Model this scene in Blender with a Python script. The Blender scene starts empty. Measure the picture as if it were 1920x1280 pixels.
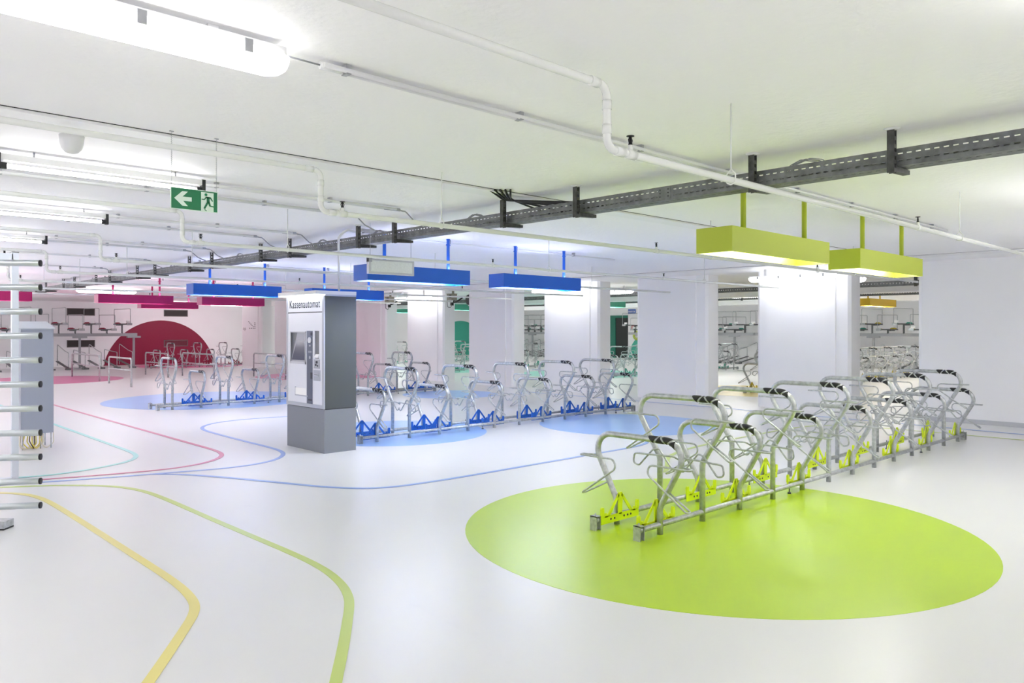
import bpy, math, random
from mathutils import Vector, Matrix
random.seed(4)
S = bpy.context.scene
COL = S.collection
PI = math.pi

# ------------------------------------------------------------------ camera, world, exposure
cam = bpy.data.cameras.new('camera')
camo = bpy.data.objects.new('camera', cam)
COL.objects.link(camo)
cam.sensor_width = 36.0
cam.lens = 36.0 * 1436 / 1920
cam.shift_y = -(640 - 617) / 1920
cam.clip_end = 200
CAM_ANG = math.atan2(1510, 1436)
camo.location = (0, 0, 1.55)
camo.rotation_euler = (PI / 2, 0, CAM_ANG - PI / 2)
S.camera = camo

w = bpy.data.worlds.new('world')
S.world = w
w.use_nodes = True
w.node_tree.nodes['Background'].inputs[0].default_value = (1, 1, 1, 1)
w.node_tree.nodes['Background'].inputs[1].default_value = 0.3
S.view_settings.view_transform = 'Standard'
S.view_settings.look = 'None'
S.view_settings.gamma = 1
S.view_settings.use_curve_mapping = False
S.view_settings.exposure = 1.38
S.cycles.use_denoising = True
S.cycles.max_bounces = 20
S.cycles.diffuse_bounces = 16
S.cycles.glossy_bounces = 4
S.cycles.sample_clamp_indirect = 10
TUBE_POWER = 9.0        # emission strength of the white tubes

# ------------------------------------------------------------------ materials
def srgb(r, g, b):
    f = lambda c: (c / 255 / 12.92) if c / 255 <= 0.04045 else ((c / 255 + 0.055) / 1.055) ** 2.4
    return (f(r), f(g), f(b), 1)

def mat(name, col, rough=0.5, metal=0.0, var=0.0, vscale=4.0, bump=0.0, bscale=40.0, spec=0.5, emit=None, estr=0.0, rvar=0.0):
    m = bpy.data.materials.new(name)
    m.use_nodes = True
    nt = m.node_tree
    p = nt.nodes['Principled BSDF']
    p.inputs['Base Color'].default_value = col
    p.inputs['Roughness'].default_value = rough
    p.inputs['Metallic'].default_value = metal
    p.inputs['Specular IOR Level'].default_value = spec
    tc = nt.nodes.new('ShaderNodeTexCoord')
    if var > 0:
        n = nt.nodes.new('ShaderNodeTexNoise')
        n.inputs['Scale'].default_value = vscale
        n.inputs['Detail'].default_value = 5
        nt.links.new(tc.outputs['Object'], n.inputs['Vector'])
        r = nt.nodes.new('ShaderNodeValToRGB')
        r.color_ramp.elements[0].position = 0.3
        r.color_ramp.elements[1].position = 0.7
        a = [max(0, c * (1 - var)) for c in col[:3]] + [1]
        b = [min(1, c * (1 + var)) for c in col[:3]] + [1]
        r.color_ramp.elements[0].color = a
        r.color_ramp.elements[1].color = b
        nt.links.new(n.outputs['Fac'], r.inputs['Fac'])
        nt.links.new(r.outputs['Color'], p.inputs['Base Color'])
        if rvar:
            mr = nt.nodes.new('ShaderNodeMapRange')
            mr.inputs['To Min'].default_value = rough - rvar
            mr.inputs['To Max'].default_value = rough + rvar
            nt.links.new(n.outputs['Fac'], mr.inputs['Value'])
            nt.links.new(mr.outputs['Result'], p.inputs['Roughness'])
    if bump > 0:
        n2 = nt.nodes.new('ShaderNodeTexNoise')
        n2.inputs['Scale'].default_value = bscale
        n2.inputs['Detail'].default_value = 4
        nt.links.new(tc.outputs['Object'], n2.inputs['Vector'])
        bp = nt.nodes.new('ShaderNodeBump')
        bp.inputs['Strength'].default_value = bump
        bp.inputs['Distance'].default_value = 0.02
        nt.links.new(n2.outputs['Fac'], bp.inputs['Height'])
        nt.links.new(bp.outputs['Normal'], p.inputs['Normal'])
    if emit is not None:
        p.inputs['Emission Color'].default_value = emit
        p.inputs['Emission Strength'].default_value = estr
    return m

def floor_mat():
    m = mat('floor_coating', srgb(222, 222, 221), rough=0.32, var=0.02, vscale=0.6, rvar=0.06)
    nt = m.node_tree
    p = nt.nodes['Principled BSDF']
    old = p.inputs['Base Color'].links[0].from_socket
    tc = [n for n in nt.nodes if n.type == 'TEX_COORD'][0]
    mp = nt.nodes.new('ShaderNodeMapping')
    mp.inputs['Scale'].default_value = (0.9, 0.35, 1)
    mp.inputs['Rotation'].default_value = (0, 0, 0.5)
    nt.links.new(tc.outputs['Object'], mp.inputs['Vector'])
    n = nt.nodes.new('ShaderNodeTexNoise')
    n.inputs['Scale'].default_value = 2.2
    n.inputs['Detail'].default_value = 8
    n.inputs['Roughness'].default_value = 0.65
    nt.links.new(mp.outputs['Vector'], n.inputs['Vector'])
    r = nt.nodes.new('ShaderNodeValToRGB')
    r.color_ramp.elements[0].position = 0.62
    r.color_ramp.elements[0].color = (1, 1, 1, 1)
    r.color_ramp.elements[1].position = 0.85
    r.color_ramp.elements[1].color = (0.86, 0.85, 0.84, 1)
    nt.links.new(n.outputs['Fac'], r.inputs['Fac'])
    mx = nt.nodes.new('ShaderNodeMix')
    mx.data_type = 'RGBA'
    mx.blend_type = 'MULTIPLY'
    mx.inputs['Factor'].default_value = 0.6
    nt.links.new(old, mx.inputs['A'])
    nt.links.new(r.outputs['Color'], mx.inputs['B'])
    nt.links.new(mx.outputs['Result'], p.inputs['Base Color'])
    return m

M = {}
M['floor'] = floor_mat()
M['wall'] = mat('white_wall_paint', srgb(246, 246, 247), rough=0.55, var=0.01, vscale=1.5, bump=0.05, bscale=60)
M['ceiling'] = mat('white_ceiling_paint', srgb(249, 248, 249), rough=0.6, var=0.015, vscale=0.8, bump=0.22, bscale=22)
M['strip'] = mat('cover_strip_paint', srgb(242, 242, 242), rough=0.45)
M['dark'] = mat('dark_gap', srgb(30, 30, 30), rough=0.8)
M['base'] = mat('skirting_grey', srgb(196, 198, 202), rough=0.5)
M['galv'] = mat('galvanised_steel', (0.50, 0.52, 0.53, 1), rough=0.38, metal=0.75, var=0.22, vscale=28, rvar=0.1)
M['galvdark'] = mat('dull_zinc_steel', (0.17, 0.178, 0.182, 1), rough=0.5, metal=0.5, var=0.3, vscale=14)
M['bracketdark'] = mat('dark_slotted_steel', (0.07, 0.072, 0.07, 1), rough=0.5, metal=0.4, var=0.3, vscale=30)
M['black'] = mat('black_rubber', srgb(26, 27, 30), rough=0.45)
M['pipe'] = mat('white_pipe_enamel', srgb(228, 230, 226), rough=0.25)
M['plastic'] = mat('white_plastic', srgb(225, 226, 226), rough=0.4)
M['clip'] = mat('grey_clip', srgb(168, 170, 174), rough=0.4)
M['chrome'] = mat('brushed_steel', (0.62, 0.66, 0.68, 1), rough=0.28, metal=0.9)
M['alu'] = mat('aluminium_post', srgb(215, 222, 232), rough=0.35, metal=0.3)
M['limepaint'] = mat('lime_lamp_paint', srgb(180, 194, 50), rough=0.4)
M['limeplate'] = mat('lime_plate_paint', srgb(218, 238, 20), rough=0.4)
M['limefloor'] = mat('lime_floor_paint', srgb(180, 211, 26), rough=0.3, var=0.03, vscale=1.2, rvar=0.06)
M['bluepaint'] = mat('blue_lamp_paint', srgb(22, 92, 194), rough=0.4)
M['blueplate'] = mat('blue_plate_paint', srgb(28, 98, 196), rough=0.4)
M['bluefloor'] = mat('blue_floor_paint', srgb(152, 190, 240), rough=0.3, var=0.03, vscale=1.2)
M['magpaint'] = mat('magenta_lamp_paint', srgb(164, 8, 92), rough=0.4)
M['magplate'] = mat('red_plate_paint', srgb(150, 24, 58), rough=0.4)
M['magfloor'] = mat('pink_floor_paint', srgb(216, 120, 164), rough=0.3, var=0.03, vscale=1.2)
M['magwall'] = mat('crimson_wall_paint', srgb(136, 6, 54), rough=0.5)
M['tealpaint'] = mat('teal_lamp_paint', srgb(72, 160, 136), rough=0.4)
M['tealplate'] = mat('teal_plate_paint', srgb(60, 160, 138), rough=0.4)
M['tealfloor'] = mat('teal_floor_paint', srgb(150, 220, 205), rough=0.3)
M['tealwall'] = mat('teal_wall_paint', srgb(72, 178, 154), rough=0.5)
M['yelpaint'] = mat('yellow_lamp_paint', srgb(206, 172, 36), rough=0.4)
M['yelplate'] = mat('yellow_plate_paint', srgb(200, 180, 40), rough=0.4)
M['yelfloor'] = mat('yellow_floor_paint', srgb(232, 205, 90), rough=0.3)
M['s_lime'] = mat('lime_stripe_paint', srgb(190, 208, 108), rough=0.3)
M['s_yellow'] = mat('yellow_stripe_paint', srgb(228, 216, 128), rough=0.3)
M['s_blue'] = mat('blue_stripe_paint', srgb(138, 168, 222), rough=0.3)
M['s_pink'] = mat('pink_stripe_paint', srgb(208, 118, 150), rough=0.3)
M['s_teal'] = mat('aqua_stripe_paint', srgb(156, 218, 212), rough=0.3)
M['tube'] = mat('lit_tube', (1, 1, 1, 1), emit=(1.0, 0.985, 0.99, 1), estr=TUBE_POWER)
M['diff'] = mat('lit_diffuser', (1, 1, 1, 1), emit=(1.0, 0.985, 0.99, 1), estr=TUBE_POWER * 0.34)
M['diff2'] = mat('lit_twin_diffuser', (1, 1, 1, 1), emit=(1.0, 0.985, 0.99, 1), estr=TUBE_POWER * 1.25)
M['diff3'] = mat('lit_wall_diffuser', (1, 1, 1, 1), emit=(0.985, 0.99, 1.0, 1), estr=TUBE_POWER * 0.48)
M['diffp'] = mat('added_pendant_glow', (1, 1, 1, 1), emit=(0.99, 0.965, 1.0, 1), estr=TUBE_POWER * 0.92)  # glow of the added pendant fill lights
M['diff4'] = mat('added_rear_diffuser', (1, 1, 1, 1), emit=(1.0, 0.985, 0.97, 1), estr=TUBE_POWER * 2.2)  # glow of the unseen lights added in the rear room
M['up'] = mat('added_uplight_glow', (1, 1, 1, 1), emit=(1.0, 0.98, 1.0, 1), estr=10.0)  # glow of the uplights added to lift the ceiling
M['machdark'] = mat('machine_dark_grey', srgb(84, 88, 90), rough=0.7, spec=0.25, metal=0.0)
M['machfront'] = mat('machine_light_front', srgb(226, 228, 236), rough=0.35)
M['machbase'] = mat('machine_base_grey', srgb(130, 134, 142), rough=0.5)
M['machframe'] = mat('machine_frame_grey', srgb(176, 180, 192), rough=0.35)
M['slate'] = mat('slate_blue_panel', srgb(76, 86, 112), rough=0.35)
M['screen'] = mat('dark_screen_glass', srgb(74, 76, 100), rough=0.12)
M['bezel'] = mat('bezel_silver', srgb(196, 198, 206), rough=0.3)
M['recess'] = mat('recess_grey', srgb(118, 120, 126), rough=0.5)  # shade put into the grey so the shallow recesses look deeper
M['surround'] = mat('screen_surround_grey', srgb(158, 160, 172), rough=0.4)
M['ink'] = mat('dark_lettering', srgb(48, 52, 66), rough=0.6)
M['cabinet'] = mat('cabinet_grey_blue', srgb(158, 164, 178), rough=0.4)
M['cabtop'] = mat('cabinet_roof_pale', srgb(192, 198, 204), rough=0.35)
M['cable_y'] = mat('yellow_cable', srgb(232, 216, 96), rough=0.5)
M['cable_w'] = mat('pale_cable', srgb(222, 216, 196), rough=0.5)
M['cable_b'] = mat('brown_cable', srgb(92, 74, 40), rough=0.5)
M['cable_g'] = mat('grey_cable', srgb(150, 152, 156), rough=0.5)
M['signgreen'] = mat('exit_green', srgb(30, 122, 78), rough=0.4)
M['signpale'] = mat('exit_pale', srgb(222, 240, 226), rough=0.4)
M['vent'] = mat('vent_dark', srgb(70, 66, 64), rough=0.7)
M['ventg'] = mat('vent_frame', srgb(110, 104, 102), rough=0.6)
M['camtan'] = mat('camera_housing_tan', srgb(150, 148, 130), rough=0.5)
M['doordark'] = mat('dark_door', srgb(40, 46, 44), rough=0.5)
M['doorteal'] = mat('teal_door_frame', srgb(28, 120, 98), rough=0.5)
M['signblue'] = mat('sign_blue', srgb(70, 110, 190), rough=0.5)
M['signred'] = mat('sign_red', srgb(180, 40, 50), rough=0.5)
M['hose'] = mat('lime_hose', srgb(190, 205, 90), rough=0.5)
M['reflect'] = mat('white_tag', srgb(250, 250, 250), rough=0.3)
M['signwhite'] = mat('opal_sign_panel', srgb(226, 230, 232), rough=0.6, var=0.05, vscale=60)

# ------------------------------------------------------------------ mesh builder
def offs(o, p):
    return (p[0] + o[0], p[1] + o[1], p[2] + o[2])

class MB:
    def __init__(s):
        s.v = []; s.f = []; s.sm = []; s.mi = []
    def face(s, idx, smooth=False, mi=0):
        s.f.append(idx); s.sm.append(smooth); s.mi.append(mi)
    def hexa(s, P, mi=0):
        b = len(s.v); s.v += [tuple(p) for p in P]
        for q in ((0, 3, 2, 1), (4, 5, 6, 7), (0, 1, 5, 4), (1, 2, 6, 5), (2, 3, 7, 6), (3, 0, 4, 7)):
            s.face([b + i for i in q], False, mi)
        return s
    def box(s, a, c, mi=0):
        x0, y0, z0 = min(a[0], c[0]), min(a[1], c[1]), min(a[2], c[2])
        x1, y1, z1 = max(a[0], c[0]), max(a[1], c[1]), max(a[2], c[2])
        return s.hexa([(x0, y0, z0), (x1, y0, z0), (x1, y1, z0), (x0, y1, z0),
                       (x0, y0, z1), (x1, y0, z1), (x1, y1, z1), (x0, y1, z1)], mi)
    def prism(s, poly, axis, a, b, mi=0):
        """poly: 2D list; axis 0 -> (y,z), 1 -> (x,z), 2 -> (x,y)"""
        n = len(poly); base = len(s.v)
        def mk(p, t):
            return ((t, p[0], p[1]), (p[0], t, p[1]), (p[0], p[1], t))[axis]
        s.v += [mk(p, a) for p in poly] + [mk(p, b) for p in poly]
        s.face([base + i for i in range(n)][::-1], False, mi)
        s.face([base + n + i for i in range(n)], False, mi)
        for i in range(n):
            j = (i + 1) % n
            s.face([base + i, base + j, base + n + j, base + n + i], False, mi)
        return s
    def tube(s, pts, r, seg=10, closed=False, caps=True, mi=0):
        pts = [Vector(p) for p in pts]
        n = len(pts); base = len(s.v)
        tang = []
        for i in range(n):
            if closed:
                t = pts[(i + 1) % n] - pts[i - 1]
            else:
                t = pts[min(i + 1, n - 1)] - pts[max(i - 1, 0)]
            tang.append(t.normalized())
        up = Vector((0, 0, 1)) if abs(tang[0].z) < 0.9 else Vector((1, 0, 0))
        nrm = (up - tang[0] * up.dot(tang[0])).normalized()
        for i in range(n):
            nrm = (nrm - tang[i] * nrm.dot(tang[i]))
            nrm = nrm.normalized() if nrm.length > 1e-6 else tang[i].orthogonal().normalized()
            bi = tang[i].cross(nrm)
            for k in range(seg):
                a = 2 * PI * k / seg
                s.v.append(tuple(pts[i] + (nrm * math.cos(a) + bi * math.sin(a)) * r))
        m = n if closed else n - 1
        for i in range(m):
            i2 = (i + 1) % n
            for k in range(seg):
                k2 = (k + 1) % seg
                s.face([base + i * seg + k, base + i * seg + k2, base + i2 * seg + k2, base + i2 * seg + k], True, mi)
        if caps and not closed:
            s.face([base + k for k in range(seg)][::-1], False, mi)
            s.face([base + (n - 1) * seg + k for k in range(seg)], False, mi)
        return s
    def cyl(s, a, b, r, seg=12, mi=0):
        return s.tube([a, b], r, seg, mi=mi)
    def lathe(s, c, prof, seg=16, mi=0, axis=2):
        """prof: list (r, h) from bottom to top around axis at c"""
        base = len(s.v)
        for r, h in prof:
            for k in range(seg):
                a = 2 * PI * k / seg
                u, v = r * math.cos(a), r * math.sin(a)
                p = ((h, u, v), (u, h, v), (u, v, h))[axis]
                s.v.append((c[0] + p[0], c[1] + p[1], c[2] + p[2]))
        for i in range(len(prof) - 1):
            for k in range(seg):
                k2 = (k + 1) % seg
                s.face([base + i * seg + k, base + i * seg + k2, base + (i + 1) * seg + k2, base + (i + 1) * seg + k], True, mi)
        s.face([base + k for k in range(seg)][::-1], False, mi)
        s.face([base + (len(prof) - 1) * seg + k for k in range(seg)], False, mi)
        return s
    def mesh(s, name, mats):
        me = bpy.data.meshes.new(name)
        me.from_pydata(s.v, [], s.f)
        if not isinstance(mats, (list, tuple)):
            mats = [mats]
        for m_ in mats:
            me.materials.append(m_)
        me.polygons.foreach_set('use_smooth', s.sm)
        me.polygons.foreach_set('material_index', s.mi)
        me.update()
        return me
    def build(s, name, mats, parent=None):
        o = bpy.data.objects.new(name, s.mesh(name, mats))
        COL.objects.link(o)
        if parent:
            o.parent = parent
        return o

def fillet(P, r, seg=6):
    """round the inner corners of a 3D polyline; r scalar or list"""
    P = [Vector(p) for p in P]
    out = [P[0]]
    for i in range(1, len(P) - 1):
        rr = r[i - 1] if isinstance(r, (list, tuple)) else r
        a, b, c = P[i - 1], P[i], P[i + 1]
        u, v = (a - b).normalized(), (c - b).normalized()
        ang = u.angle(v)
        if ang > PI - 0.02 or rr <= 0:
            out.append(b); continue
        t = min(rr / math.tan(ang / 2), (a - b).length * 0.49 if i > 1 else (a - b).length * 0.95,
                (c - b).length * 0.49 if i < len(P) - 2 else (c - b).length * 0.95)
        rr = t * math.tan(ang / 2)
        cen = b + (u + v).normalized() * (rr / math.sin(ang / 2))
        s0, s1 = b + u * t - cen, b + v * t - cen
        tot = s0.angle(s1); ax = s0.cross(s1).normalized()
        for k in range(seg + 1):
            out.append(cen + Matrix.Rotation(tot * k / seg, 3, ax) @ s0)
    out.append(P[-1])
    return out

def tag(o, label, cat, group=None, kind=None):
    o['label'] = label; o['category'] = cat
    if group: o['group'] = group
    if kind: o['kind'] = kind
    return o

def thing(name, loc, label, cat, group=None, rz=0.0):
    o = bpy.data.objects.new(name, None)
    COL.objects.link(o)
    o.location = loc; o.rotation_euler = (0, 0, rz)
    o.empty_display_size = 0.2
    return tag(o, label, cat, group)

def struct(name, mb, m):
    o = mb.build(name, m)
    o['kind'] = 'structure'
    return o

def link_copy(o, parent, loc=None):
    c = o.copy(); COL.objects.link(c); c.parent = parent
    if loc is not None: c.location = loc
    return c

def copy_tree(o, parent=None):
    kids = list(o.children)
    c = o.copy(); COL.objects.link(c); c.parent = parent
    for ch in kids:
        copy_tree(ch, c)
    return c

# ------------------------------------------------------------------ the room
CZ = 2.70
XB, YB = 33.0, 35.5           # far walls
X0R, Y0R = -9.0, -7.0         # walls behind the camera
struct('floor', MB().box((X0R, Y0R, -0.2), (XB, YB, 0)), M['floor'])
struct('ceiling', MB().box((X0R, Y0R, CZ), (XB, YB, CZ + 0.25)), M['ceiling'])
struct('wall_left', MB().box((X0R - 0.2, YB, 0), (XB + 0.2, YB + 0.2, CZ)), M['wall'])
struct('wall_back', MB().box((XB, Y0R - 0.2, 0), (XB + 0.2, YB, CZ)), M['wall'])
struct('wall_right', MB().box((X0R - 0.2, Y0R - 0.2, 0), (XB, Y0R, CZ)), M['wall'])
struct('wall_front', MB().box((X0R - 0.2, Y0R, 0), (X0R, YB, CZ)), M['wall'])

# ceiling cover strips with dark joints
def cover_strip(name, a, b, along):
    mb = MB()
    t = 0.018
    if along == 'x':
        (xa, xb), (ya, yb) = a, b
        mb.box((xa, ya, CZ - t), (xb, yb, CZ + 0.01), 0)
        mb.box((xa, ya - 0.012, CZ - 0.002), (xb, ya - 0.0, CZ + 0.01), 1)
        mb.box((xa, yb, CZ - 0.002), (xb, yb + 0.007, CZ + 0.01), 1)
    else:
        (xa, xb), (ya, yb) = a, b
        mb.box((xa, ya, CZ - t), (xb, yb, CZ + 0.01), 0)
        mb.box((xa - 0.012, ya, CZ - 0.002), (xa, yb, CZ + 0.01), 1)
        mb.box((xb, ya, CZ - 0.002), (xb + 0.007, yb, CZ + 0.01), 1)
    return struct(name, mb, [M['strip'], M['dark']])
cover_strip('trim_1', (-4, 12.8), (4.66, 4.86), 'x')
cover_strip('trim_2', (12.8, 13.1), (Y0R, 24), 'y')

# downstand beams of the rear room
struct('trim_3', MB().box((18.6, Y0R, 2.42), (19.3, 30, CZ)), M['wall'])
struct('trim_4', MB().box((25.5, Y0R, 2.45), (26.2, 30, CZ)), M['wall'])

# ------------------------------------------------------------------ pillars
def pillar(y1, label, base=False, extra=0.0):
    y0 = y1 - 1.86 - extra
    t = thing('pillar', (14.15, (y0 + y1) / 2, 0), label, 'pillar', 'row of white pillars')
    cy = (y0 + y1) / 2
    a, b = y0 - cy, y1 - cy
    poly = [(0.05, b), (0.0, b - 0.06), (0.0, b - 0.19), (-0.03, b - 0.20), (-0.03, a + 0.27), (0.0, a + 0.26), (0.0, a + 0.05), (0.05, a), (0.43, a), (0.43, b)]
    MB().prism(poly, 2, 0, CZ).build('shaft', M['wall'], t)
    if base:
        MB().prism([(0.04, b + 0.012), (-0.045, b - 0.05), (-0.045, a + 0.05), (0.04, a - 0.012), (0.43, a - 0.012), (0.43, b + 0.012)], 2, 0, 0.075).build('baseboard', M['base'], t)
    return t
PL = [
    (4.74, 'wide plain white pillar at the right edge, with pale grey skirting', True, 0.9),
    (7.75, 'white pillar lit by a wall lamp, second pillar from the right edge', False, 0),
    (10.75, 'unlit white pillar behind the nearest tall green-lit bike hoop, third from right', False, 0),
    (13.72, 'brightly lit white pillar behind the far end of the blue rack, fourth from right', False, 0),
    (16.71, 'shaded white pillar just right of the dark round fan, fifth from right', False, 0),
    (19.68, 'bright white pillar under the lamp between two surveillance cameras', False, 0),
    (22.67, 'pinkish white pillar just right of the pay machine', False, 0),
]
for a in PL:
    pillar(*a)
for k, y in enumerate((25.65, 28.62)):
    pillar(y, ['white pillar mostly hidden by the pay machine, nearer one', 'white pillar mostly hidden by the pay machine, farther one'][k])
pl9 = pillar(31.6, 'pale pillar with a dotted arrow and faint lettering, just left of the pay machine')
# dotted arrow and faint lettering on the pillar
DOTS = [(0, 0), (1, -1), (2, -2), (3, -3), (4, -4), (5.5, -1), (5.5, -2.4), (5.5, -3.8), (5.5, -5.4), (4, -5.4), (2.5, -5.4), (1, -5.4)]
mb = MB()
for u, v in DOTS:
    y = 0.18 - u * 0.105; z = 1.86 + v * 0.05
    mb.box((-0.035, y - 0.03, z - 0.018), (-0.029, y + 0.03, z + 0.018))
mb.build('dotted_arrow', M['ink'], pl9)

def text_obj(name, body, size, m, parent, loc, rot, sx=1.0, depth=0.001):
    cu = bpy.data.curves.new(name, 'FONT')
    cu.body = body; cu.size = size; cu.extrude = depth
    cu.space_character = 1.08
    tmp = bpy.data.objects.new(name + '_src', cu)
    COL.objects.link(tmp)
    dg = bpy.context.evaluated_depsgraph_get()
    me = bpy.data.meshes.new_from_object(tmp.evaluated_get(dg))
    COL.objects.unlink(tmp); bpy.data.objects.remove(tmp)
    me.materials.clear(); me.materials.append(m)
    o = bpy.data.objects.new(name, me); COL.objects.link(o)
    o.parent = parent; o.location = loc; o.rotation_euler = rot; o.scale = (sx, 1, 1)
    return o
text_obj('faint_lettering', 'op', 0.2, M['ventg'], pl9, (-0.034, 0.72, 1.52), (PI / 2, 0, -PI / 2), 1.2)

# ------------------------------------------------------------------ floor markings
def disc(name, cx, cy, r, m, label, seg=96):
    mb = MB()
    n = seg
    base = 0
    mb.v = [(r * math.cos(2 * PI * k / n), r * math.sin(2 * PI * k / n), z) for z in (0.0, 0.0015) for k in range(n)]
    mb.face([n + k for k in range(n)])
    mb.face(list(range(n))[::-1])
    for k in range(n):
        mb.face([k, (k + 1) % n, n + (k + 1) % n, n + k])
    o = mb.build(name, m)
    o.location = (cx, cy, 0)
    return tag(o, label, 'floor marking', 'painted floor discs')
disc('floor_disc', 5.28, 3.28, 1.93, M['limefloor'], 'large lime green disc painted on the floor under the nearest bike rack')
disc('floor_disc', 10.0, 7.80, 1.42, M['bluefloor'], 'light blue floor disc at the far end of the blue bike rack')
disc('floor_disc', 6.66, 9.62, 1.42, M['bluefloor'], 'light blue floor disc partly hidden by the pay machine, under the blue rack')
disc('floor_disc', 6.86, 16.84, 2.18, M['bluefloor'], 'violet blue floor disc under the farther blue rack, left of the pay machine')
disc('floor_disc', 11.52, 14.25, 1.13, M['bluefloor'], 'small light blue floor disc behind the blue rack, in front of the pillars')
disc('floor_disc', 5.75, 26.75, 2.17, M['magfloor'], 'pink disc painted on the floor behind the grey cabinet')
disc('floor_disc', 13.0, 22.9, 2.1, M['magfloor'], 'pink floor disc just left of the pay machine')
disc('floor_disc', 12.6, 33.2, 2.2, M['magfloor'], 'pink floor disc at the foot of the crimson wall semicircle')
disc('floor_disc', 17.76, 9.77, 1.81, M['yelfloor'], 'yellow floor disc seen between the pillars at right')
disc('floor_disc', 20.3, 17.6, 2.3, M['tealfloor'], 'pale teal floor disc seen between pillars before the dark doorway')
disc('floor_disc', 18.6, 22.6, 1.9, M['tealfloor'], 'pale teal floor disc seen through the narrow gap left of centre')

def smooth_path(P, it=2):
    P = [Vector((x, y, 0)) for x, y in P]
    for _ in range(it):
        Q = [P[0]]
        for i in range(len(P) - 1):
            a, b = P[i], P[i + 1]
            Q += [a * 0.75 + b * 0.25, a * 0.25 + b * 0.75]
        Q.append(P[-1]); P = Q
    return P
SN = [0]
def stripe(P, wd, m, label):
    SN[0] += 1
    z = 0.0024 + 0.0004 * SN[0]
    P = smooth_path(P)
    mb = MB(); n = len(P)
    for i in range(n):
        t = (P[min(i + 1, n - 1)] - P[max(i - 1, 0)]).normalized()
        q = Vector((-t.y, t.x, 0)) * wd / 2
        for s_ in (1, -1):
            for zz in (z, z - 0.0022):
                p = P[i] + q * s_; mb.v.append((p.x, p.y, zz))
    for i in range(n - 1):
        a, b = i * 4, i * 4 + 4
        mb.face([a, a + 2, b + 2, b]); mb.face([a + 1, b + 1, b + 3, a + 3])
        mb.face([a, b, b + 1, a + 1]); mb.face([a + 2, a + 3, b + 3, b + 2])
    o = mb.build('floor_stripe', m)
    return tag(o, label, 'floor marking', 'painted guide lines')
W = 0.056
stripe([(-0.6, 9.9), (0.9, 9.25), (1.83, 8.73), (2.12, 8.48), (2.36, 8.2), (2.50, 7.8), (2.53, 7.2), (2.53, 6.34), (2.54, 5.49), (2.55, 4.8), (2.53, 4.4), (2.46, 4.08), (2.37, 3.86), (2.28, 3.71), (2.17, 3.55), (1.99, 3.29), (1.72, 2.92), (1.2, 2.2)], W, M['s_lime'], 'lime green guide line curving down to the bottom edge of the photo')
stripe([(-0.5, 10.1), (0.9, 9.05), (1.42, 8.66), (1.62, 8.43), (1.71, 8.12), (1.735, 7.6), (1.74, 6.43), (1.74, 5.53), (1.74, 5.0), (1.73, 4.7), (1.705, 4.48), (1.67, 4.33), (1.61, 4.2), (1.52, 4.06), (1.16, 3.53), (0.7, 2.9)], W, M['s_yellow'], 'yellow guide line, leftmost line in the foreground')
stripe([(6.9, 12.55), (6.46, 12.6), (5.89, 12.72), (5.35, 12.66), (5.0, 12.44), (4.76, 12.11), (4.66, 11.7), (4.64, 11.1), (4.62, 10.3), (4.62, 9.6), (4.6, 9.17), (4.53, 8.9), (4.38, 8.66), (4.17, 8.48), (3.87, 8.38), (3.54, 8.39), (3.26, 8.47), (2.53, 8.68), (1.56, 9.01), (0.3, 9.5), (-0.6, 9.85)], W, M['s_blue'], 'blue guide line looping in front of the pay machine')
stripe([(2.83, 8.60), (3.03, 8.41), (3.23, 8.1), (3.44, 7.66), (3.68, 7.1), (3.83, 6.75), (3.99, 6.5), (4.15, 6.34), (4.4, 6.23), (5.04, 6.18), (6.19, 6.18), (7.2, 6.19), (7.9, 6.19), (8.3, 6.22), (8.6, 6.33), (8.8, 6.52), (9.1, 6.75)], W, M['s_blue'], 'blue guide line running across to the blue disc behind the lime rack')
stripe([(4.6, 25.0), (4.05, 21.5), (4.0, 17.75), (4.0, 14.81), (4.0, 12.83), (4.0, 11.45), (4.0, 10.36), (4.0, 9.74), (3.96, 9.42), (3.85, 9.16), (3.61, 8.92), (3.33, 8.80), (3.05, 8.77), (2.68, 8.84), (1.93, 9.05), (1.0, 9.42), (-0.6, 10.0)], W, M['s_pink'], 'pinkish red guide line bending back left of the pay machine')
stripe([(3.2, 20), (3.19, 14.16), (3.19, 12.8), (3.18, 11.33), (3.18, 10.51), (3.16, 10.1), (3.09, 9.84), (2.95, 9.62), (2.72, 9.46), (2.42, 9.33), (2.12, 9.27), (1.88, 9.30), (1.3, 9.55), (-0.5, 10.25)], W, M['s_teal'], 'aqua guide line ending its bend beside the grey cabinet')
stripe([(6.9, 4.85), (7.36, 5.14), (7.7, 5.4), (8.3, 5.6), (9.2, 5.68), (10.3, 5.68), (11.3, 5.68), (11.95, 5.6), (12.35, 5.28), (12.48, 4.73), (12.52, 3.99), (12.55, 2.5)], W, M['s_lime'], 'lime green guide line running behind the lime rack towards the right pillar')
stripe([(13.3, 13.5), (13.35, 10.84), (13.35, 8.59), (13.35, 7.18), (13.33, 5.89), (13.25, 4.25), (13.2, 2.5)], W, M['s_blue'], 'thin blue guide line along the foot of the pillars')

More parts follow.
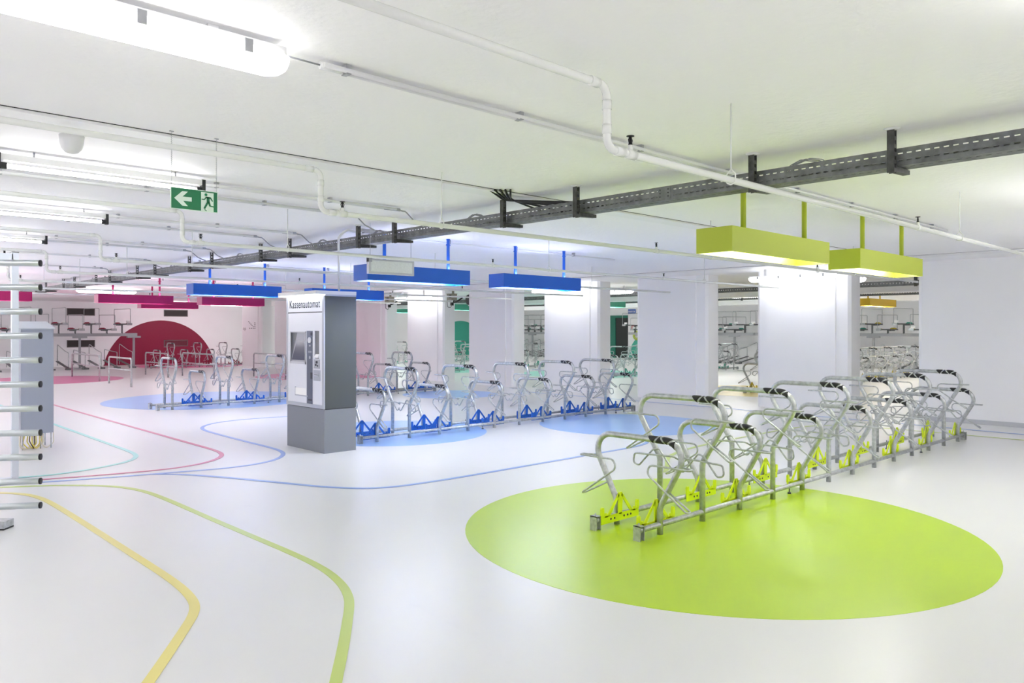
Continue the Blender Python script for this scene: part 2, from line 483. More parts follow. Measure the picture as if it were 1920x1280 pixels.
# painted semicircles on the far wall
def half_disc(cx, half_w, top, m, label, name='wall_semicircle'):
    c = (half_w ** 2 - top ** 2) / (2 * top); r = top + c; n = 48
    a0 = math.asin(c / r)
    poly = [(r * math.cos(a0 + (PI - 2 * a0) * k / n), r * math.sin(a0 + (PI - 2 * a0) * k / n) - c) for k in range(n + 1)]
    o = MB().prism(poly, 1, -0.004, 0.0).build(name, m)
    o.location = (cx, YB - 0.001, 0.002)
    return tag(o, label, 'wall marking')
half_disc(12.2, 2.36, 1.94, M['magwall'], 'crimson semicircle painted on the far left wall')
half_disc(29.5, 2.1, 2.05, M['tealwall'], 'teal semicircle painted on the end wall of the rear room')

# ------------------------------------------------------------------ bike racks
R_T = 0.0235
def hoop_path(kind):
    if kind == 'tall':
        P = [(0, -.207, 0.0), (0, -.207, .47), (0, -.515, .985), (0, .515, .985), (0, .207, .47), (0, .207, 0.0)]
        return fillet(P, [0.12, 0.135, 0.135, 0.12], 9)
    P = [(0, -.207, 0.0), (0, -.207, .20), (0, -.49, .712), (0, .49, .712), (0, .207, .20), (0, .207, 0.0)]
    return fillet(P, [0.12, 0.13, 0.13, 0.12], 9)

def grip_mesh(kind):
    P = hoop_path(kind)
    # arc-length param; the grip sits over the front end of the top bar and the start of the bend
    zt = P[0].z
    L = [0.0]
    for i in range(1, len(P)):
        L.append(L[-1] + (P[i] - P[i - 1]).length)
    topy = [(i, p) for i, p in enumerate(P) if p.z > (0.98 if kind == 'tall' else 0.708)]
    i0 = topy[0][0]                       # front end of the straight top bar
    s1 = L[i0] + 0.18
    s0 = L[i0] - 0.07
    def at(s):
        s = min(max(s, 0), L[-1])
        for i in range(1, len(L)):
            if L[i] >= s:
                a = (s - L[i - 1]) / (L[i] - L[i - 1])
                p = P[i - 1].lerp(P[i], a); t = (P[i] - P[i - 1]).normalized()
                return p, t
    mb = MB(); seg = 16; nb = 4; gap = 0.017
    Lp = (s1 - s0) / nb
    for k in range(nb):
        base = len(mb.v); rows = 7
        for j in range(rows):
            u = j / (rows - 1)
            for q in range(seg):
                th = 2 * PI * q / seg
                d0 = (1 if k % 2 else -1) * 0.021 * math.cos(th)
                d1 = (-1 if k % 2 else 1) * 0.021 * math.cos(th)
                a = s0 + k * Lp + gap / 2 + d0; b = s0 + (k + 1) * Lp - gap / 2 + d1
                p, t = at(a + (b - a) * u)
                n1 = Vector((1, 0, 0)); n2 = t.cross(n1)
                rr = R_T + (0.0015 if j in (0, rows - 1) else 0.0045)
                mb.v.append(tuple(p + (n2 * math.cos(th) + n1 * math.sin(th)) * rr))
        for j in range(rows - 1):
            for q in range(seg):
                q2 = (q + 1) % seg
                mb.face([base + j * seg + q, base + j * seg + q2, base + (j + 1) * seg + q2, base + (j + 1) * seg + q], True)
    return mb

HOOP, GRIP, HOLD, WING = {}, {}, {}, {}
for kd, zt in (('tall', 0.83), ('low', 0.53)):
    HOOP[kd] = MB().tube(hoop_path(kd), R_T, 14).mesh('hoop', M['galv'])
    GRIP[kd] = grip_mesh(kd).mesh('grip_sleeve', M['black'])
    for s_ in (-1, 1):
        pts = [(0, .395, zt), (-.04, .52, zt), (-.085, .52, zt), (-.085, .17, zt), (-.085, .15, zt - .07), (-.085, .50, zt - .31), (-.03, .50, zt - .31), (0, .27, zt - .19)]
        pts = fillet([(x, y * s_, z) for x, y, z in pts], [0.02, 0.02, 0.045, 0.045, 0.02, 0.02], 4)
        HOLD[(kd, s_)] = MB().tube(pts, 0.0078, 8).mesh('wheel_holder', M['galv'])
for s_ in (-1, 1):
    pts = fillet([(-.03, .0 * s_, .42), (-.035, .03 * s_, .355), (-.035, .19 * s_, .545), (-.045, .25 * s_, .53), (-.06, .38 * s_, .385), (-.06, .44 * s_, .40), (-.06, .43 * s_, .485), (-.06, .03 * s_, .50), (-.02, .0, .47)], 0.03, 4)
    WING[s_] = MB().tube(pts, 0.0078, 8).mesh('lower_wheel_holder', M['galv'])

def plate_mesh(m):
    mb = MB()
    t = 0.004
    # strip with triangle, bolt holes, upright hooks (in the XZ plane)
    mb.prism([(-.235, .04), (.235, .04), (.235, .10), (-.235, .10)], 1, -t, t)
    mb.prism([(-.022, .09), (.022, .09), (.030, .245), (.018, .262), (-.018, .262), (-.030, .245)], 1, -t, t)
    mb.prism([(-.165, .095), (-.128, .095), (-.012, .235), (-.022, .255)], 1, -t, t)
    mb.prism([(.165, .095), (.022, .255), (.012, .235), (.128, .095)], 1, -t, t)
    for s in (-1, 1):
        mb.prism([(s * .235, .10), (s * .20, .10), (s * .205, .16), (s * .212, .172), (s * .228, .172), (s * .235, .16)][::s], 1, -t * 2.2, t * 2.2)
        mb.prism([(s * .195, .09), (s * .155, .09), (s * .17, .125), (s * .185, .125)][::s], 1, -t, t)
    for x in (-.12, -.075, .045, .09, .13):
        mb.lathe((x, 0, .07), [(0.0085, -t * 1.6), (0.0085, t * 1.6)], 8, 1, axis=1)
    return mb.mesh('guide_plate', [m, M['ink']])

def make_rack(x0, yc, n, first, pitch, platem, label, ext=(0.28, 0.28), detail=2):
    root = thing('bicycle_rack', (x0, yc, 0), label, 'bicycle rack', 'tubular bicycle racks')
    xa, xb = -ext[0], (n - 1) * pitch + ext[1]
    for s in (-1, 1):
        MB().tube([(xa, s * .207, .075), (xb, s * .207, .075)], R_T - 0.002, 14).build('ground_rail', M['galv'], root)
        for xe in (xa, xb):
            mb = MB()
            y = s * .207
            mb.box((xe - .028, y - .032, 0.0), (xe - .022, y + .032, .112)); mb.box((xe + .022, y - .032, 0.0), (xe + .028, y + .032, .112))
            mb.box((xe - .028, y - .032, .106), (xe + .028, y + .032, .112))
            mb.cyl((xe, y, .0), (xe, y, .13), 0.006, 8)
            mb.lathe((xe, y, .002), [(.018, 0), (.018, .012), (.008, .014)], 10)
            mb.build('end_bracket', M['galv'], root)
        k = 3
        while k < n - 1:
            x = (k + 0.55) * pitch
            MB().cyl((x, s * .207, 0), (x, s * .207, .115), .005, 8).lathe((x, s * .207, 0.001), [(.016, 0), (.016, .014), (.006, .02)], 10).build('levelling_screw', M['galvdark'], root)
            k += 6
    pm = None
    for i in range(n):
        kd = first if i % 2 == 0 else ('low' if first == 'tall' else 'tall')
        h = bpy.data.objects.new('hoop', HOOP[kd]); COL.objects.link(h); h.parent = root
        h.location = (i * pitch, 0, 0)
        def sub(nm, me, loc=(0, 0, 0)):
            o = bpy.data.objects.new(nm, me); COL.objects.link(o); o.parent = h; o.location = loc
            return o
        sub('grip_sleeve', GRIP[kd])
        for s in (-1, 1):
            sub('wheel_holder', HOLD[(kd, s)])
            if kd == 'tall':
                sub('lower_wheel_holder', WING[s])
            else:
                sub('guide_plate', platem, (0, s * (.207 - .034), 0))
    return root

PLATE = {k: plate_mesh(M[k + 'plate']) for k in ('lime', 'blue', 'mag', 'teal', 'yel')}
make_rack(4.80, 3.632, 13, 'low', 0.580, PLATE['lime'], 'nearest galvanised bike rack with lime guide plates, standing on the lime disc', ext=(0.26, 0.24))
make_rack(5.92, 9.13, 11, 'low', 0.546, PLATE['blue'], 'galvanised bike rack with blue guide plates starting right behind the pay machine', ext=(0.27, 0.27))
make_rack(5.43, 15.42, 12, 'tall', 0.552, PLATE['blue'], 'farther bike rack with blue guide plates, passing behind the pay machine', ext=(0.27, 0.3))
make_rack(10.75, 31.8, 8, 'low', 0.535, PLATE['mag'], 'distant bike rack with red guide plates before the crimson semicircle')
make_rack(17.15, 9.35, 18, 'low', 0.575, PLATE['yel'], 'bike rack with yellow guide plates seen through the gap at right')
make_rack(19.1, 15.62, 14, 'low', 0.56, PLATE['teal'], 'bike rack with teal guide plates before the dark doorway')
make_rack(17.9, 21.8, 9, 'low', 0.56, PLATE['teal'], 'bike rack with teal guide plates in front of the teal semicircle')
make_rack(19.3, 28.0, 9, 'low', 0.56, PLATE['teal'], 'farthest bike rack with teal plates, seen in the leftmost narrow gap')

# low U shaped leaning rails
def lean_rail(x, y, label, L=1.95):
    mb = MB()
    mb.tube(fillet([(0, -L / 2, 0), (0, -L / 2, .76), (0, L / 2, .76), (0, L / 2, 0)], 0.09, 6), 0.024, 10)
    t = thing('leaning_rail', (x, y, 0), label, 'bicycle stand', 'low galvanised leaning rails')
    mb.build('bent_frame', M['galv'], t)
    MB().tube([(0, -L / 2, .44), (0, L / 2, .44)], 0.017, 8).build('cross_bar', M['galv'], t)
lean_rail(6.76, 22.9, 'low galvanised leaning rail nearest the camera, right of the grey cabinet')
lean_rail(6.82, 26.5, 'low leaning rail standing on the pink disc behind the grey cabinet', 3.0)
lean_rail(8.95, 26.5, 'low leaning rail in front of the left part of the crimson semicircle', 2.1)
lean_rail(9.68, 24.9, 'low leaning rail behind the first blue tall hoops', 2.6)
lean_rail(11.2, 23.0, 'low leaning rail immediately left of the pay machine', 2.2)

# ------------------------------------------------------------------ double deck racks
def two_tier(origin, rz, n, pitch, cols, label, posts, deck=1.36):
    """local x along the row, +y towards the wall"""
    t = thing('two_tier_rack', origin, label, 'bicycle rack', 'two tier bicycle racks', rz)
    MB().box((-.4, -.06, deck - .09), (n * pitch, .06, deck + .03)).build('deck_beam', M['clip'], t)
    for px_ in posts:
        mb = MB(); mb.box((px_ - .035, -.04, 0), (px_ + .035, .04, deck - .05)); mb.box((px_ - .25, -.08, deck - .16), (px_ + .25, .08, deck - .09))
        mb.box((px_ - .14, -.3, 0), (px_ + .14, .3, .02))
        mb.build('post', M['clip'], t)
    fr, tr, lo = {}, {}, {}
    for k in (0, 1):
        z = deck + (.42 if k == 0 else .20)
        h = .58 if k == 0 else .55
        fr[k] = MB().tube(fillet([(0, -1.05, z), (0, -1.05, z + h), (0, 1.0, z + h + .02), (0, 1.0, z)], .05, 3), .012, 6).mesh('holding_frame', M['galv'])
        mb = MB().box((-.045, -.95, z - .05), (.045, .95, z - .035)).box((-.05, -.95, z - .05), (-.043, .95, z)).box((.043, -.95, z - .05), (.05, .95, z))
        mb.box((-.09, -.98, z - .07), (.09, -.90, z + .02), 1).box((-.015, -.06, deck), (.015, .06, z - .03)).box((-.07, .1, z - .08), (.07, .55, z - .03))
        tr[k] = mb.mesh('upper_tray', [M['galvdark'], M['galv']])
        zt = .95 if k == 0 else .72
        lo[k] = MB().tube(fillet([(0, .85, .1), (0, .85, zt), (0, -.25, zt - .24 if k == 0 else zt - .06), (0, -.80, .64), (0, -.80, .12), (0, -.5, .10)], .06, 3), .015, 6).mesh('lower_guide_bar', M['galv'])
    chan = MB().hexa([(-.05, -.9, .02), (.05, -.9, .02), (.05, .9, .26), (-.05, .9, .26), (-.05, -.9, .05), (.05, -.9, .05), (.05, .9, .29), (-.05, .9, .29)]).box((-.1, -.95, 0), (.1, -.7, .06)).mesh('lower_channel', M['galvdark'])
    tagm = MB().box((-.08, -.80, .02), (.08, -.77, .11)).mesh('white_tag', M['reflect'])
    clampm = {c: MB().box((-.06, .50, -.01), (.06, .66, .05)).box((-.12, .56, .0), (.12, .60, .03)).box((-.10, -.90, -.0), (.10, -.86, .02)).mesh('wheel_clamp', M[c]) for c in set(cols)}
    for i in range(n):
        k = i % 2
        zz = deck + (.42 if k == 0 else .20)
        for me, nm, loc in ((fr[k], 'holding_frame', (i * pitch, 0, 0)), (tr[k], 'upper_tray', (i * pitch, 0, 0)), (lo[k], 'lower_guide_bar', (i * pitch + .15, 0, 0)),
                            (chan, 'lower_channel', (i * pitch + .15, 0, 0)), (tagm, 'white_tag', (i * pitch, 0, zz)), (clampm[cols[i % len(cols)]], 'wheel_clamp', (i * pitch, 0, zz))):
            if nm == 'white_tag' and (i * 7) % 5 == 3: continue
            o = bpy.data.objects.new(nm, me); COL.objects.link(o); o.parent = t; o.location = loc
    return t
two_tier((4.3, 33.6, 0), 0, 11, 0.57, ['magplate'], 'grey two tier bike rack against the far left wall beside the crimson semicircle', (1.0, 4.15, 6.15))
two_tier((31.9, 34.2, 0), -PI / 2, 11, 0.52, ['tealplate'], 'two tier bike rack in the rear corner, seen left of the fourth pillar', (0.3, 2.4, 5.2))
two_tier((31.9, 24.3, 0), -PI / 2, 13, 0.52, ['tealplate'], 'two tier bike rack with teal clamps seen just right of the third pillar', (0.3, 5.7))
two_tier((31.9, 17.2, 0), -PI / 2, 17, 0.60, ['yelplate', 'tealplate', 'yelplate'], 'two tier bike rack with yellow clamps seen through the right gap', (0.1, 4.85, 9.0))

# ------------------------------------------------------------------ coloured hanging box lamps
def lamp_glow(name, col, s):
    return mat(name, (1, 1, 1, 1), emit=col, estr=s)
GLOW = {
    'lime': lamp_glow('glow_lime', (1.0, 0.97, 1.0, 1), 14.0),
    'blue': lamp_glow('glow_blue', (0.955, 0.975, 1.0, 1), 32.0),
    'mag': lamp_glow('glow_pink', (1.0, 0.86, 0.92, 1), 7.0),
    'teal': lamp_glow('glow_teal', (0.92, 1.0, 0.98, 1), 28.0),
    'yel': lamp_glow('glow_yellow', (1.0, 0.95, 0.85, 1), 34.0),
}
def box_lamp(x0, x1, yc, key, label, z0=2.115, z1=2.30, wd=0.30, poles=(0.33, 1.30), m=None):
    m = M[key + 'paint']
    L = x1 - x0
    t = thing('hanging_lamp', (x0, yc, z0), label, 'lamp', 'coloured hanging box lamps')
    h = z1 - z0; d = wd / 2; e = 0.012
    mb = MB()
    mb.box((0, -d, 0), (L, -d + e, h)); mb.box((0, d - e, 0), (L, d, h))
    mb.box((0, -d + e, 0), (e, d - e, h)); mb.box((L - e, -d + e, 0), (L, d - e, h))
    mb.box((e, -d + e, h * .62), (L - e, d - e, h * .62 + e))
    mb.build('lamp_box', m, t)
    MB().tube([(.10, 0, h * .30), (L - .10, 0, h * .30)], .028, 10).build('tube', GLOW[key], t)
    MB().box((.02, -d + e + .002, h * .52), (L - .02, d - e - .002, h * .62 - .002)).build('reflector', M['plastic'], t)
    if key in ('blue', 'mag'):  # unseen uplight added in the box top to brighten the ceiling
        MB().cyl((.06, -.055, h * .85), (L - .06, -.055, h * .85), .014, 10).build('added_uplight_tube', M['up'], t)
    for q_ in (.04, L - .04):
        MB().box((q_ - .02, -.075, h * .62 + e + .001), (q_ + .02, -.035, h * .95)).build('socket', M['plastic'], t)
    for p in poles:
        MB().cyl((p, 0, h * .62 + e), (p, 0, CZ - z0 - .012), .021, 14).build('pole', m, t)
        mb = MB().lathe((p, 0, CZ - z0 - .012), [(.024, 0), (.024, .012)], 12)
        mb.lathe((p, 0, CZ - z0 - .075), [(.008, -.032), (.008, .032)], 8, axis=0)
        mb.build('pole_cap', m, t)
    return t
box_lamp(4.96, 6.56, 3.06, 'lime', 'lime green hanging lamp, nearer of the two over the lime rack', poles=(.42, 1.44))
box_lamp(7.21, 8.83, 3.06, 'lime', 'lime green hanging lamp, farther right of the two over the lime rack', poles=(.42, 1.44))
box_lamp(4.85, 6.39, 7.65, 'blue', 'blue hanging lamp partly covered by the blank white sign')
box_lamp(6.98, 8.54, 7.65, 'blue', 'blue hanging lamp right of the blank white sign', poles=(.36, 1.35))
box_lamp(4.83, 6.37, 12.75, 'blue', 'blue hanging lamp left of the pay machine')
box_lamp(6.97, 8.52, 12.75, 'blue', 'blue hanging lamp whose right end shows just right of the pay machine')
box_lamp(2.07, 3.62, 17.95, 'mag', 'magenta hanging lamp at the left edge behind the turnstile')
box_lamp(4.83, 6.38, 17.95, 'mag', 'magenta hanging lamp above the left part of the two tier rack')
box_lamp(7.02, 8.55, 17.95, 'mag', 'magenta hanging lamp just below the left blue lamp')
box_lamp(6.87, 8.38, 21.65, 'mag', 'magenta hanging lamp lowest in view, behind the two other magenta lamps')
box_lamp(23.1, 25.15, 9.2, 'yel', 'yellow hanging lamp seen between the pillars at right', z0=2.24, z1=2.46, poles=(.25, 1.15))
box_lamp(17.6, 19.9, 15.7, 'teal', 'teal hanging lamp above the dark doorway', z0=2.26, z1=2.48)
box_lamp(17.4, 19.4, 22.1, 'teal', 'teal hanging lamp above the teal semicircle', z0=2.26, z1=2.48)
box_lamp(18.4, 20.4, 27.6, 'teal', 'teal hanging lamp in the leftmost narrow gap', z0=2.27, z1=2.49)

# ------------------------------------------------------------------ fluorescent fittings
def wrap_lamp(center, L, label, along='x', clips=4, m='diff'):
    """damp proof fitting with half round diffuser, hung under the ceiling"""
    t = thing('ceiling_light', center, label, 'ceiling light', 'damp proof tube lights', 0 if along == 'x' else PI / 2)
    a = L / 2
    MB().box((-a + .03, -.055, .04), (a - .03, .055, .075)).build('housing', M['plastic'], t)
    # diffuser: half round with rounded ends
    mb = MB(); rings = []
    xs = [-a, -a + .012, -a + .04, -a + .09] + [a - .09, a - .04, a - .012, a]
    sc = [.35, .62, .86, 1, 1, .86, .62, .35]
    n = 12
    for x, s in zip(xs, sc):
        for k in range(n + 1):
            th = PI + PI * k / n
            mb.v.append((x, .068 * s * math.cos(th), .045 + .085 * s * math.sin(th)))
    for i in range(len(xs) - 1):
        for k in range(n):
            q = [i * (n + 1) + k, i * (n + 1) + k + 1, (i + 1) * (n + 1) + k + 1, (i + 1) * (n + 1) + k]
            mb.face(q[::-1], True)
        mb.face([i * (n + 1), (i + 1) * (n + 1), (i + 1) * (n + 1) + n, i * (n + 1) + n], False)
    mb.face([k for k in range(n + 1)]); mb.face([(len(xs) - 1) * (n + 1) + k for k in range(n + 1)][::-1])
    mb.build('diffuser', M[m], t)
    for k in range(clips):
        x = -a + L * (k + .5) / clips
        for s in (-1, 1):
            MB().box((x - .016, s * .064, .012), (x + .016, s * .074, .062)).build('clip', M['clip'], t)
    for s in (-1, 1):
        MB().box((s * a * .6 - .02, -.02, .075), (s * a * .6 + .02, .02, CZ - center[2])).build('mount', M['plastic'], t)
    return t

def added_pendant(center, L, label):
    """unseen fill light, added: round tube on two rods, shining all round"""
    t = thing('added_pendant_light', center, label, 'added fill light', 'added pendant fill lights outside the picture')
    MB().cyl((-L / 2, 0, 0), (L / 2, 0, 0), .05, 14).build('tube', M['diffp'], t)
    for s in (-1, 1):
        MB().cyl((s * L / 2, 0, 0), (s * (L / 2 + .03), 0, 0), .052, 14).build('end_cap', M['plastic'], t)
        MB().cyl((s * L * .4, 0, .05), (s * L * .4, 0, CZ - center[2]), .005, 6).build('hanger', M['clip'], t)
    return t

def bare_tube(x0, x1, y, label, z=2.59):
    t = thing('tube_light', ((x0 + x1) / 2, y, z), label, 'tube light', 'bare tube lights')
    a = (x1 - x0) / 2
    MB().box((-a, -.02, .035), (a, .02, .075)).build('batten', M['plastic'], t)
    MB().cyl((-a + .02, 0, 0), (a - .02, 0, 0), .014, 10).build('tube', M['tube'], t)
    for s in (-1, 1):
        MB().box((s * (a + .02), -.024, -.022), (s * (a - .005), .024, .078)).box((s * (a - .005), -.016, -.018), (s * (a - .04), .016, .02)).build('socket', M['black'], t)
        MB().cyl((s * a * .7, 0, .075), (s * a * .7, 0, CZ - z), .006, 6).build('hanger', M['clip'], t)
    return t

wrap_lamp((.71, 2.89, 2.60), 1.55, 'large lit ceiling light at the top left, nearest the camera')
TX = [(-.36, .95), (.99, 2.27)]
NAMES = {5.76: 'lit tube light above the green exit sign', 8.12: 'lit tube light, second row behind the exit sign',
         10.5: 'lit tube light, third row, ending above the turnstile', 12.9: 'lit tube light behind the turnstile, fourth row'}  # fourth row is added for more light
for y, nm in NAMES.items():
    bare_tube(.99, 2.27, y, nm)
    bare_tube(-.36, .93, y, nm.replace('lit tube light', 'left hand tube light of the pair') )
# unseen lights added behind and beside the camera to brighten the hall
for x in (-4.5, -1.0, 2.5, 6.0, 10.5):
    wrap_lamp((x, 0.5 if x > 2 else 0.9, 2.60), 1.55, 'added ceiling light outside the picture, over the aisle behind the camera', clips=2)
for x in (-6.0, -2.0, 2.0, 6.0, 10.0):
    added_pendant((x, -2.2, 2.15), 1.5, 'added pendant fill light outside the picture, behind the camera')
for x in (7.5, 10.5):
    added_pendant((x, 0.9, 2.15), 1.2, 'added pendant fill light outside the picture, to the right of the camera')
for k in range(13):
    y = 3.4 + 2.37 * k
    if k < 5:
        added_pendant((-3.4, y, 2.15), 1.5, 'added pendant fill light outside the picture, left of the camera view')
    else:
        added_pendant((round(min(.173 * y - 1.35, 3.4), 2), y, 2.15), 1.5, 'added pendant fill light outside the picture, left of the camera view')
        added_pendant((-3.4, y, 2.15), 1.5, 'added pendant fill light outside the picture, left of the camera view')
wrap_lamp((13.72, 6.82, 2.50), 1.72, 'lit wall lamp in front of the second pillar from the right', 'y', clips=4, m='diff3')
wrap_lamp((13.72, 12.78, 2.47), 1.78, 'lit wall lamp behind the right blue lamp, before the fourth pillar', 'y', m='diff3')
wrap_lamp((13.72, 18.75, 2.46), 1.78, 'lit wall lamp between the two surveillance cameras', 'y', m='diff3')
wrap_lamp((6.6, 23.5, 2.60), 1.55, 'lit ceiling light above the left magenta lamp', m='diff2')
wrap_lamp((14.0, 32.7, 2.60), 1.55, 'lit ceiling light near the far wall under the magenta lamp', clips=2, m='diff2')
wrap_lamp((11.7, 33.0, 2.60), 1.4, 'added ceiling light near the far wall, unseen behind the lowest magenta lamp', clips=2, m='diff2')  # unseen, added to brighten the far wall
wrap_lamp((15.5, 6.9, 2.52), 1.5, 'lit ceiling light peeking out behind the second pillar from the right', 'y')
wrap_lamp((16.0, 13.0, 2.52), 1.5, 'lit ceiling light peeking into the gap above the dark doorway', 'y')
for i, (x, y) in enumerate(((22.5, 6.0), (22.5, 12.5), (22.5, 19), (22.5, 25), (28.5, 10.0), (28.5, 17.0), (28.5, 24.0), (28.5, 31), (22, 31))):
    wrap_lamp((x, y, 2.60), 1.5, 'added ceiling light of the rear room, unseen behind the pillars', 'y', clips=2, m='diff4')  # unseen, added to light the rear room

# ------------------------------------------------------------------ sprinkler pipes
def sprinkler_pipe(y, label, xs=-3.0, xe=13.2, step=True):
    t = thing('sprinkler_pipe', (0, y, 0), label, 'pipe', 'white sprinkler pipes')
    zl, zh = 2.31, 2.573
    r = .0175
    if step:
        P = fillet([(xs, 0, zh), (2.51, 0, zh), (2.51, 0, zl), (xe, 0, zl)], .05, 6)
    else:
        P = [(xs, 0, zl), (xe, 0, zl)]
    MB().tube(P, r, 14).build('pipe', M['pipe'], t)
    if step:
        for a, b in (((2.40, 0, zh), (2.455, 0, zh)), ((2.51, 0, zh - .06), (2.51, 0, zh - .10)), ((2.51, 0, zl + .10), (2.51, 0, zl + .06)), ((2.565, 0, zl), (2.62, 0, zl))):
            MB().cyl(a, b, r + .003, 14).build('pipe_collar', M['pipe'], t)
    x = 2.67
    while x < xe - .2:
        if x > xs + .2:
            mb = MB().cyl((x, 0, zl), (x, 0, zl + .040), .0125, 10, 0)
            mb.cyl((x - .03, 0, zl), (x + .03, 0, zl), r + .004, 14, 0)
            mb.lathe((x, 0, zl + .040), [(.010, 0), (.009, .008)], 8, 1)
            for s_ in (-1, 1):
                mb.tube(fillet([(x + s_ * .007, 0, zl + .046), (x + s_ * .012, 0, zl + .062), (x + s_ * .003, 0, zl + .078)], .003, 2), .003, 5, mi=1)
            mb.cyl((x, 0, zl + .046), (x, 0, zl + .076), .005, 6, 1)
            mb.lathe((x, 0, zl + .076), [(.007, 0), (.018, .002), (.018, .0045), (.007, .006)], 10, 1)
            mb.build('sprinkler_head', [M['pipe'], M['black']], t)
        x += 3.48
    x = 3.50
    while x < xe:
        if x > xs:
            mb = MB().cyl((x, 0, zl + .05), (x, 0, CZ), .0045, 6)
            mb.tube(fillet([(x - .0, 0, zl + .055), (x, -.025, zl + .03), (x, -.025, zl - .012), (x, 0, zl - .024), (x, .025, zl - .012), (x, .025, zl + .03), (x, 0, zl + .055)], .012, 3), .004, 6)
            mb.build('hanger_rod', M['pipe'], t)
        x += 3.62
    return t
PN = ['nearest white sprinkler pipe, stepping down and crossing before the lime lamps',
      'second white sprinkler pipe, stepping down right of the exit sign',
      'third white sprinkler pipe, stepping down directly under the exit sign',
      'fourth white sprinkler pipe, stepping down near the upper left, behind the third',
      'fifth white sprinkler pipe, stepping down just right of the turnstile post',
      'sixth white sprinkler pipe, stepping down behind the turnstile post',
      'seventh white sprinkler pipe, crossing above the magenta lamps',
      'eighth white sprinkler pipe, thin and far above the crimson semicircle']
for i, nm in enumerate(PN):
    y = 2.06 + 2.37 * i
    sprinkler_pipe(y, nm, xs=(0.2 if i == 0 else -2.0))

# conduits under the ceiling
def conduit(y, x0, x1, label, z=2.672, twin=False, drop=None, clips=1.0):
    t = thing('conduit', (0, y, z), label, 'conduit', 'ceiling conduits')
    mb = MB()
    for dy in ((-.016, .016) if twin else (0,)):
        mb.cyl((x0, dy, 0), (x1, dy, 0), .012, 8)
    mb.cyl((x0 - .01, 0, 0), (x0 + .09, 0, 0), .016, 10)
    mb.build('conduit_tube', M['plastic'], t)
    x = x0 + .12
    while x < x1:
        MB().box((x - .012, -.022, -.014), (x + .012, .022, CZ - z)).build('clip', M['clip'], t)
        x += clips
    if drop:
        MB().cyl((x1 - .12, 0, 0), (x1 + .05, 0, 0), .015, 10).build('end_sleeve', M['clip'], t)
        MB().tube(fillet([(x1, 0, 0), (x1 + .12, 0, -.01), (x1 + .22, 0, -.09), (x1 + drop, 0, -.13)], .06, 5), .007, 6).build('cable', M['cable_g'], t)
    return t
conduit(2.92, 1.66, 9.6, 'thin conduit continuing from the large ceiling light past the nearest pipe drop', twin=True, clips=1.05)
mb = MB().tube([(1.45, 2.90, 2.665), (1.66, 2.92, 2.672)], .004, 6)
tag(mb.build('cable', M['cable_g']), 'short cable between the large ceiling light and its conduit', 'cable')
CN = [(5.95, 2.34, 4.15, 'grey conduit continuing from the tube light above the exit sign'),
      (6.50, -1.0, 3.95, 'pale twin conduit running right behind the exit sign'),
      (8.25, 2.3, 4.3, 'twin conduit behind the second step down pipe, ending above the cable tray'),
      (8.85, -1.0, 4.1, 'pale twin conduit above the turnstile, second of the pair'),
      (10.65, 2.3, 4.2, 'twin conduit right of the third tube light'),
      (11.1, -1.0, 4.1, 'pale twin conduit above the turnstile bars, farther back'),
      (13.05, 2.3, 4.2, 'far twin conduit ending at the tray near the left blue lamp'),
      (15.4, 1.0, 4.2, 'thin far conduit above the magenta lamps')]
for y, a, b, nm in CN:
    conduit(y, a, b, nm, twin=True, drop=.33)
conduit(7.72, 4.9, 9.6, 'thin wire run linking the tops of the blue lamp poles', z=2.66, clips=1.2)
conduit(12.82, 4.9, 9.2, 'thin wire run above the left blue lamp', z=2.66, clips=1.2)
conduit(18.02, 4.9, 9.2, 'thin wire run above the magenta lamps', z=2.66, clips=1.2)

# ------------------------------------------------------------------ cable tray
tray = thing('cable_tray', (4.6, 0, 0), 'long dark grey perforated cable tray crossing under the whole ceiling', 'cable tray')
def tray_mesh(y0, y1):
    mb = MB(); x = .045; th = .004
    zs = [2.492, 2.512, 2.522, 2.555, 2.563, 2.586]
    pitch = .048; n = int((y1 - y0) / pitch)
    for lvl in range(5):
        hole = lvl in (1, 3)
        if not hole:
            mb.box((x, y0, zs[lvl]), (x + th, y0 + n * pitch, zs[lvl + 1]))
        else:
            for k in range(n):
                ya = y0 + k * pitch
                mb.box((x, ya, zs[lvl]), (x + th, ya + pitch * .42, zs[lvl + 1]))
    # floor of the tray and far side
    nb = n
    mb.box((x, y0, 2.488), (x + .05, y0 + n * pitch, 2.492))
    mb.box((x + .06, y0, 2.488), (x + .14, y0 + n * pitch, 2.492))
    for k in range(0, nb):
        ya = y0 + k * pitch
        mb.box((x + .05, ya, 2.488), (x + .06, ya + pitch * .45, 2.492))
    mb.box((x + .14, y0, 2.488), (x + .144, y0 + n * pitch, 2.55))
    mb.box((x, y0, 2.586), (x + .012, y0 + n * pitch, 2.589))
    return mb
tray_mesh(-4.0, 33.0).build('tray_channel', M['galvdark'], tray)
for yj in (3.22, 12.2):
    mb = MB().box((.041, yj, 2.497), (.045, yj + .11, 2.583))
    for u in (.02, .09):
        for v in (2.515, 2.54, 2.565):
            mb.lathe((.041, yj + u, v), [(.004, -.004), (.005, 0)], 6, 1, axis=0)
    mb.build('joint_plate', [M['galvdark'], M['black']], tray)
